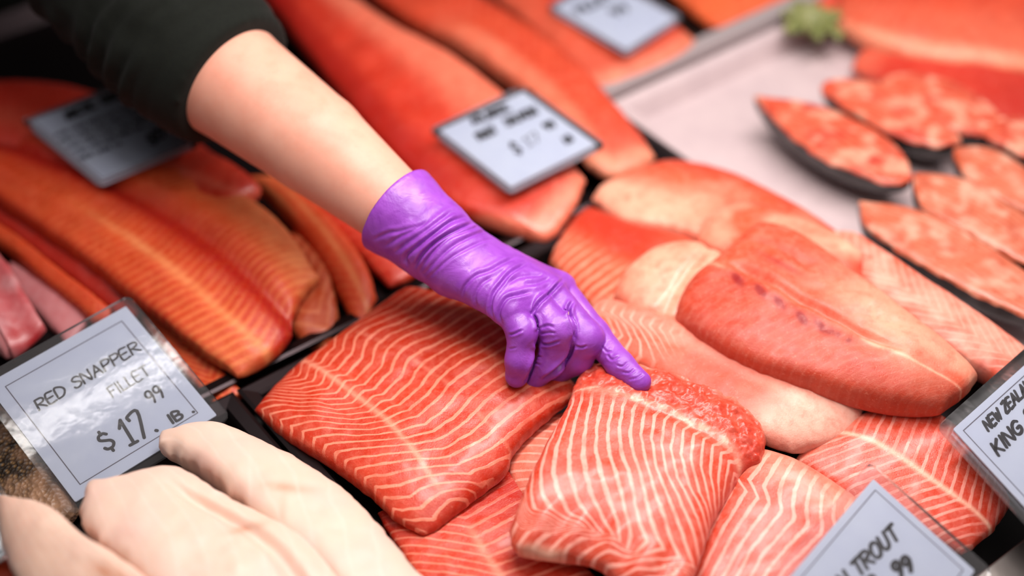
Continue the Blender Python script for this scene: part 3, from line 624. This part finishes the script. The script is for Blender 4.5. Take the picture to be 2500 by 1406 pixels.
def sign(label, TL, TR, BL, texts, border=.055, frame=.075, blurred=()):
    tl, tr, bl = (pt(q) for q in (TL, TR, BL)); a = tr - tl; b = bl - tl; br = tr + b
    up = np.cross(b, a); up /= np.linalg.norm(up)
    if up[2] < 0: up = -up
    cen = (tr + bl) / 2; root = empty('price_sign', min((tl, tr, bl, br), key=lambda q: q[2])); tag(root, label, 'sign')
    la, lb = np.linalg.norm(a), np.linalg.norm(b); m = border * la
    def slab(x0, x1, y0, y1, z0, z1, name, mat, rr=.004):
        pts = []
        for cx, cy, st in ((x1 - rr, y0 + rr, -90), (x1 - rr, y1 - rr, 0), (x0 + rr, y1 - rr, 90), (x0 + rr, y0 + rr, 180)):
            for q in range(5):
                an = math.radians(st + 22.5 * q); pts.append((cx + rr * math.cos(an), cy + rr * math.sin(an)))
        V = [tl + a / la * x + b / lb * y + up * z for z in (z0, z1) for x, y in pts]; n = len(pts)
        F = [tuple(range(n)), tuple(range(n, 2 * n))[::-1]] + [(i, n + i, n + (i + 1) % n, (i + 1) % n) for i in range(n)]
        return mesh_obj(name, V, F, mat, root, smooth=False)
    card = slab(m, la - m, m, lb - m, -.0005, .0005, 'card', M['card'], .001)
    slab(0, la, 0, lb, -.0013, .0013, 'clear_sleeve', M['plastic'], .005)
    # printed frame line
    V = []; F = []; q = m + frame * la; cs = [tl + a / la * x + b / lb * y + up * .00056 for x, y in ((q, q), (la - q, q), (la - q, lb - q), (q, lb - q), (q, q))]
    V, F = ribbon(cs, .0007, up); o = mesh_obj('frame_line', V, F, M['line'], root, smooth=False)
    def onplane(x, y):
        d = ray(x, y); return CAMP + d * (np.dot(tl + up * .0006 - CAMP, up) / np.dot(d, up))
    for (txt, p0, p1, upv, wd, nm) in texts:
        adv = sum(GL[ch][0] + .14 for ch in txt) - .14; x = 0; V = []; F = []
        p0, p1, upv = map(np.array, (p0, p1, upv))
        for ci, ch in enumerate(txt):
            wch, sts = GL[ch]
            for st in sts:
                if len(st) > 3:
                    o_, s_ = spline([(q[0], q[1], 0) for q in st], 0); st = [tuple(q[:2]) for q in o_[::6]] + [st[-1]]
                pp = [onplane(*(p0 + (p1 - p0) * ((x + q[0]) / adv) + upv * q[1])) for q in st]
                vv, ff = ribbon(pp, wd * .9, up); n0 = len(V); V += vv; F += [tuple(i + n0 for i in f) for f in ff]
            x += wch + .14
        mesh_obj(nm, V, F, M['ink'], root, smooth=False)
    return root
z7 = lambda x, y: (x / 2.51, 700 + y / 2.51)
sign('white price sign reading RED SNAPPER FILLET $17.99 in a clear sleeve', (-68, 935, 50), (315, 722, 60), (175, 1258, 20), [
    ('RED SNAPPER', z7(243, 757), z7(866, 386), (-13, -23), .0017, 'product_lettering'),
    ('FILLET', z7(692, 676), z7(926, 532), (-15, -22), .0014, 'product_lettering'),
    ('99', z7(925, 722), z7(1012, 668), (-18, -27), .0019, 'cents_lettering'),
    ('$', z7(660, 1010), z7(722, 972), (-32, -38), .0024, 'price_lettering'),
    ('17.', z7(795, 972), z7(975, 875), (-34, -56), .0026, 'price_lettering'),
    ('IB .', z7(1055, 838), z7(1195, 762), (-13, -19), .0022, 'unit_lettering')])
sign('price sign lying in the middle of the picture above the glove, written on two lines', (1048, 318, 56), (1280, 211, 58), (1245, 474, 52), [
    ('ATLANTIC', (1158, 304), (1248, 268), (-13, -16), .0028, 'product_lettering'), ('SALMON', (1240, 308), (1314, 276), (-13, -16), .0028, 'product_lettering'),
    ('FILLET', (1172, 342), (1214, 322), (-12, -15), .0028, 'product_lettering'), ('$', (1262, 376), (1276, 370), (-20, -24), .003, 'price_lettering'),
    ('17', (1290, 358), (1325, 342), (-16, -20), .0012, 'price_lettering'), ('99', (1335, 318), (1356, 308), (-10, -14), .0032, 'cents_lettering'), ('LB', (1384, 350), (1400, 342), (-10, -13), .0028, 'unit_lettering')], frame=.0)
sign('topmost price sign, grey and badly blurred, cut by the top edge', (1335, 20, 50), (1475, -62, 52), (1530, 134, 46), [
    ('FILLET', (1415, 35), (1500, -8), (-14, -14), .003, 'product_lettering'), ('99', (1500, 42), (1536, 26), (-14, -16), .003, 'price_lettering')], frame=.0)
sign('price sign under the dark sleeve at the left with many small lines of writing', (50, 294, 66), (290, 202, 70), (243, 455, 62), [
    ('ARCTIC', (166, 292), (236, 262), (-12, -15), .003, 'product_lettering'), ('CHAR', (254, 254), (292, 238), (-12, -15), .003, 'product_lettering'),
    ('ACE UOS REN DA TOM', (135, 334), (330, 262), (-4, -6), .0013, 'small_lettering'), ('RES UOM ACE NDA TOS', (150, 348), (345, 276), (-4, -6), .0013, 'small_lettering'),
    ('UOS CEN TOM ADE RES', (166, 362), (360, 290), (-4, -6), .0013, 'small_lettering'), ('TOM ACE UOS REN DA', (182, 376), (350, 312), (-4, -6), .0013, 'small_lettering'),
    ('RES UOM TA', (198, 390), (300, 352), (-4, -6), .0013, 'small_lettering'),
    ('$', (370, 354), (384, 348), (-14, -20), .003, 'price_lettering'), ('17', (384, 342), (410, 330), (-14, -20), .003, 'price_lettering')], frame=.02)
sign('price sign at the right edge reading NEW ZEALAND KING SALMON', (2287, 1042, 52), (2600, 765, 56), (2570, 1352, 40), [
    ('NEW ZEALAND', (2413, 1052), (2533, 934), (-13, -23), .0022, 'product_lettering'), ('KING SALMON', (2438, 1112), (2628, 920), (-18, -28), .0026, 'product_lettering')], frame=.035)
zt = lambda x, y: (1900 + x / 5.093, 1130 + y / 5.093)
sign('price sign ending in TROUT with 99 cents at the bottom right', (1780, 1525, 50), (2124, 1128, 54), (2090, 1850, 40), [
    ('OCEAN TROUT', (1980, 1521), zt(1515, 920), (-19, -33), .0028, 'product_lettering'),
    ('99', zt(1470, 1440), zt(1680, 1330), (-12, -36), .0034, 'cents_lettering'),
    ('$17.', (2085, 1530), (2180, 1440), (-30, -50), .0034, 'price_lettering')], frame=.035)
sign('corner of a white sign at the left edge behind the pinkish white fillet', (-210, 1290, 46), (-8, 1168, 50), (-120, 1450, 36), [], frame=.05)

# ------------------------------------------------------------------ person: arm, sleeve, glove
import openvdb
def smin(a, b, k):
    h = np.clip(.5 + .5 * (b - a) / k, 0, 1); return b * (1 - h) + a * h - k * h * (1 - h)
class SDF:
    def __init__(s, pts, pad, vs):
        P = np.array(pts); s.lo = P.min(0) - pad; hi = P.max(0) + pad; s.vs = vs
        n = np.ceil((hi - s.lo) / vs).astype(int) + 1; s.n = n
        ax = [s.lo[i] + vs * np.arange(n[i]) for i in range(3)]
        s.X, s.Y, s.Z = ax[0][:, None, None].astype(np.float32), ax[1][None, :, None].astype(np.float32), ax[2][None, None, :].astype(np.float32)
        s.d = None
    def cap(s, a, b, ra, rb):
        d = b - a; L2 = float(d @ d); px, py, pz = s.X - np.float32(a[0]), s.Y - np.float32(a[1]), s.Z - np.float32(a[2])
        h = np.clip((px * np.float32(d[0]) + py * np.float32(d[1]) + pz * np.float32(d[2])) / np.float32(L2), 0, 1)
        return np.sqrt((px - h * np.float32(d[0])) ** 2 + (py - h * np.float32(d[1])) ** 2 + (pz - h * np.float32(d[2])) ** 2) - (np.float32(ra) + np.float32(rb - ra) * h)
    def add(s, q, k=.0):
        s.d = q if s.d is None else (smin(s.d, q, np.float32(k)) if k > 0 else np.minimum(s.d, q))
    def plane(s, p, n): return (s.X - np.float32(p[0])) * np.float32(n[0]) + (s.Y - np.float32(p[1])) * np.float32(n[1]) + (s.Z - np.float32(p[2])) * np.float32(n[2])
    def mesh(s):
        g = openvdb.FloatGrid(); g.background = float(s.vs * 6)
        g.copyFromArray(np.ascontiguousarray(s.d.astype(np.float64)))
        V, Q = g.convertToQuads(0.0)
        return V * s.vs + s.lo, Q
def vnormals(V, Q):
    fn = np.cross(V[Q[:, 2]] - V[Q[:, 0]], V[Q[:, 3]] - V[Q[:, 1]]); n = np.zeros_like(V)
    for k in range(4): np.add.at(n, Q[:, k], fn)
    return n / np.maximum(np.linalg.norm(n, axis=1, keepdims=True), 1e-12)
def relax(V, Q, it, lam=.5):
    e = np.vstack([Q[:, [0, 1]], Q[:, [1, 2]], Q[:, [2, 3]], Q[:, [3, 0]]]); cnt = np.zeros(len(V)); np.add.at(cnt, e[:, 0], 1); np.add.at(cnt, e[:, 1], 1)
    for _ in range(it):
        s = np.zeros_like(V); np.add.at(s, e[:, 0], V[e[:, 1]]); np.add.at(s, e[:, 1], V[e[:, 0]])
        V = V + lam * (s / cnt[:, None] - V)
    return V

J = lambda x, y, d: atd(x, y, d)
META = [  # (wrist start, r, knuckle, r)
    (J(1108, 655, .962), 17, J(1247, 757, .945), 11.0), (J(1120, 646, .968), 18.5, J(1292, 728, .954), 12.0),
    (J(1136, 633, .976), 18.5, J(1334, 712, .967), 12.5), (J(1148, 622, .985), 17, J(1360, 708, .984), 12.5)]
FING = [
    [(J(1247, 757, .945), 11.0), (J(1275, 812, .939), 9.7), (J(1267, 880, .943), 8.8), (J(1261, 918, .951), 7.8)],
    [(J(1292, 728, .954), 11.6), (J(1360, 806, .944), 11.6), (J(1343, 885, .955), 9.0), (J(1305, 922, .964), 8.6)],
    [(J(1334, 712, .967), 12.5), (J(1430, 826, .953), 12.0), (J(1410, 876, .962), 10.2), (J(1350, 910, .974), 9.0)],
    [(J(1360, 708, .984), 12.5), (J(1452, 818, .967), 10.5), (J(1515, 892, .950), 9.2), (J(1562, 932, .9405), 7.6)]]
THUMB = [(J(1150, 640, .990), 17), (J(1270, 740, 1.0), 13), (J(1335, 810, .995), 11), (J(1368, 852, .987), 9)]
ELB, MID, CUF, WRI = J(555, 190, 1.040), J(770, 350, 1.010), J(967, 512, .985), J(1115, 638, .974)
CUT = (WRI - ELB) / np.linalg.norm(WRI - ELB)

def hand_into(s, off):
    for a, ra, b, rb in META: s.add(s.cap(a, b, ra / 1000 + off, rb / 1000 + off), .010)
    s.add(s.cap(META[0][2], META[3][2], .0105 + off, .011 + off), .008)
    t = None
    for i in range(3): s.add(s.cap(THUMB[i][0], THUMB[i + 1][0], THUMB[i][1] / 1000 + off, THUMB[i + 1][1] / 1000 + off), .006)
    for f in FING:
        fd = None
        for i in range(3):
            q = s.cap(f[i][0], f[i + 1][0], f[i][1] / 1000 + off, f[i + 1][1] / 1000 + off)
            fd = q if fd is None else smin(fd, q, np.float32(.004))
        # knuckle swell
        s.add(fd, .0003)

person = empty('person', AX * .1 + BX * 1.44 + np.array([0, 0, -.4]))
tag(person, 'person in a dark green sweater and purple glove pointing at the salmon', 'person')
# body: forearm and hand as one surface
allp = [ELB, MID, CUF] + [q[0] for f in FING for q in f] + [q[0] for q in THUMB]
s = SDF(allp + [J(400, 40, 1.06)], .055, .0014)
s.add(s.cap(J(420, 60, 1.06), ELB, .044, .0440)); s.add(s.cap(ELB, MID, .0440, .0368), .002); s.add(s.cap(MID, CUF, .0368, .0268), .002); s.add(s.cap(CUF, WRI, .0268, .0215), .004)
hand_into(s, -.0032)
V, Q = s.mesh(); V = relax(V, Q, 6)
mesh_obj('body', V, Q[:, ::-1], M['skin'], person)
# glove
s = SDF([CUF - CUT * .01] + allp[3:], .040, .00080)
s.add(s.cap(CUF - CUT * .02, CUF, .0318, .0308)); s.add(s.cap(CUF, CUF + CUT * .034, .0308, .0262), .012); s.add(s.cap(CUF + CUT * .034, WRI, .0262, .0240), .012)
hand_into(s, 0.0)
s.d = np.maximum(s.d, -s.plane(CUF, CUT))
# rolled bead at the cuff
rx, ry, rz = s.X - np.float32(CUF[0]), s.Y - np.float32(CUF[1]), s.Z - np.float32(CUF[2]); hh = rx * np.float32(CUT[0]) + ry * np.float32(CUT[1]) + rz * np.float32(CUT[2])
rad = np.sqrt(np.maximum(rx * rx + ry * ry + rz * rz - hh * hh, 0)); s.add(np.sqrt((rad - np.float32(.0312)) ** 2 + (hh - np.float32(.0008)) ** 2) - np.float32(.0021), .002)
V, Q = s.mesh(); V = relax(V, Q, 2)
CR = [  # creases traced on the glove, in mm: depth, half width
    ([(340, 590), (330, 530), (400, 470), (500, 395), (590, 330), (690, 298)], 1.6, 2.2), ([(370, 610), (430, 515), (520, 435), (640, 372), (725, 340)], 2.0, 2.0),
    ([(400, 620), (470, 520), (570, 430), (700, 375), (790, 350)], 1.2, 1.8), ([(430, 640), (500, 560), (600, 470), (740, 400), (830, 390)], .8, 1.6),
    ([(455, 660), (560, 560), (650, 500), (780, 440), (880, 430)], .6, 1.5),
    ([(130, 440), (230, 395), (300, 385), (420, 345)], .7, 2.0), ([(200, 480), (290, 420), (370, 385), (470, 320)], .8, 2.0), ([(250, 520), (330, 460), (420, 400), (520, 330), (600, 270)], .9, 2.2),
    ([(650, 775), (665, 705), (730, 640), (810, 610), (900, 560), (980, 530)], 1.0, 1.9), ([(740, 840), (725, 760), (760, 690), (830, 640)], .7, 1.7),
    ([(840, 900), (815, 830), (830, 750), (880, 680), (940, 615), (1040, 560)], 1.7, 1.8), ([(880, 925), (862, 850), (905, 770), (975, 748), (1060, 730)], 1.5, 1.8),
    ([(900, 690), (980, 650), (1060, 640), (1130, 640)], .7, 2.0), ([(1000, 690), (1080, 680), (1160, 650)], .8, 2.2),
    ([(1050, 865), (1095, 795), (1160, 735), (1235, 655)], 2.2, 1.7), ([(1262, 880), (1262, 830), (1285, 785)], 2.0, 1.6), ([(1060, 860), (1080, 905), (1088, 960)], 2.2, 1.6),
    ([(1292, 1030), (1263, 1099), (1198, 1174), (1105, 1245)], 2.4, 1.9), ([(1078, 1020), (1083, 1083), (1052, 1170), (1010, 1262)], 2.2, 1.8), ([(1263, 815), (1266, 865), (1291, 935), (1294, 1010)], 2.4, 1.8),
    ([(918, 978), (955, 970), (1000, 948)], 1.0, 1.2), ([(1095, 945), (1140, 925), (1180, 935)], .9, 1.3), ([(1095, 975), (1150, 965), (1190, 970)], .7, 1.1),
    ([(1105, 1030), (1150, 1032), (1215, 1012)], 1.0, 1.2), ([(1300, 1042), (1335, 1050), (1365, 1040)], .9, 1.1), ([(920, 1060), (965, 1050)], .5, 1.0), ([(1080, 1090), (1110, 1105)], .6, 1.0), ([(1070, 1130), (1100, 1150)], .6, 1.0),
    ([(1450, 1040), (1480, 1075), (1510, 1070)], .7, 1.1), ([(1480, 1090), (1510, 1120), (1555, 1100)], .7, 1.1), ([(1530, 1150), (1570, 1160), (1600, 1135)], .7, 1.1),
    ([(1560, 1190), (1610, 1195), (1640, 1170)], .7, 1.1), ([(1600, 1235), (1650, 1225), (1690, 1200)], .6, 1.1)]
nrm = vnormals(V, Q)
if np.mean(np.einsum('ij,ij->i', nrm, V - V.mean(0))) < 0: nrm = -nrm
view = CAMP - V; view /= np.linalg.norm(view, axis=1, keepdims=True)
face = sst(.05, .35, np.einsum('ij,ij->i', nrm, view))
gx, gy = proj(V); mmpx = .275; disp = np.zeros(len(V))
for poly, dep, hw in CR:
    P2 = np.array(Z3(poly, 850, 400, 2.34375)); o_, _s = spline([(x, y, 0) for x, y in P2], 0) if len(P2) > 2 else (np.hstack([P2, [[0], [0]]]), 0); o_ = o_[::4] if len(o_) > 4 else o_
    best = np.full(len(V), 1e9); tb_ = np.zeros(len(V))
    for i in range(len(o_) - 1):
        a, b = o_[i, :2], o_[i + 1, :2]; d = b - a; h = np.clip(((gx - a[0]) * d[0] + (gy - a[1]) * d[1]) / max(d @ d, 1e-9), 0, 1)
        q = np.hypot(gx - a[0] - h * d[0], gy - a[1] - h * d[1]); u_ = q < best; best[u_] = q[u_]; tb_[u_] = (i + h[u_]) / (len(o_) - 1)
    D = best * mmpx; ends = sst(-.02, .18, tb_) * sst(1.02, .82, tb_)
    disp += ends * dep * 1.15 * (-np.exp(-(D / (hw * .55)) ** 2) + .55 * np.exp(-((D - hw * 1.25) / (hw * .8)) ** 2))
ax_ = V @ CUT; rad_ = V - np.outer(ax_, CUT)
wr = fbm(np.concatenate([rad_ * .28, ], 1) + np.outer(ax_, CUT) * 1.6, 130, 3, 17)
onback = sst(0.0, .03, (V - CUF) @ CUT) * sst(.165, .12, (V - CUF) @ CUT)
disp = disp * face + .22 * wr * onback + .15 * fbm(V, 120, 2, 5)
V = relax(V + nrm * (disp * .001)[:, None], Q, 1, .3)
mesh_obj('glove', V, Q[:, ::-1], M['glove'], person)

# sweater: sleeve pushed up to the elbow, shoulder and the body behind
PATH = [(J(562, 197, 1.042), .0505), (J(520, 160, 1.045), .053), (J(455, 100, 1.050), .058), (J(380, 10, 1.060), .062), (J(270, -130, 1.07), .068), (J(120, -330, 1.09), .080), (J(-60, -520, 1.14), .10)]
TORSO = [AX * .05 + BX * 1.45, AX * .46 + BX * 1.43]
s = SDF([p for p, r in PATH] + [TORSO[0] + np.array([-.06, 0, -.30]), TORSO[1] + np.array([0, .06, .36])], .10, .0032)
for i in range(len(PATH) - 1): s.add(s.cap(PATH[i][0], PATH[i + 1][0], PATH[i][1], PATH[i + 1][1]), .02)
SL = (ELB - J(400, 40, 1.05)); SL = CUT
s.d = np.maximum(s.d, s.plane(PATH[0][0] + SL * .004, SL))
s.add(s.cap(TORSO[0] + np.array([0, 0, -.28]), TORSO[0] + np.array([0, 0, .33]), .13, .14), .05); s.add(s.cap(TORSO[1] + np.array([0, 0, -.28]), TORSO[1] + np.array([0, 0, .33]), .13, .14), .06)
V, Q = s.mesh(); V = relax(V, Q, 4); nrm = vnormals(V, Q)
if np.mean(np.einsum('ij,ij->i', nrm, V - V.mean(0))) < 0: nrm = -nrm
pa, pb = PATH[0][0], PATH[4][0]; sd = (pb - pa) / np.linalg.norm(pb - pa); hpos = (V - pa) @ sd
fold = np.sin(hpos * 330 + 3.0 * fbm(V, 16, 2, 3) + 1.0) ; amp = sst(.018, .04, hpos) * sst(.30, .18, hpos)
disp = 2.6 * amp * fold * (.6 + .6 * fbm(V, 20, 2, 9)) + 1.2 * amp * fbm(V, 60, 2, 2) + .9 * np.exp(-((hpos - .016) / .004) ** 2) * -1
V = V + nrm * (disp * .001)[:, None]
mesh_obj('sweater', V, Q[:, ::-1], M['cloth'], person)
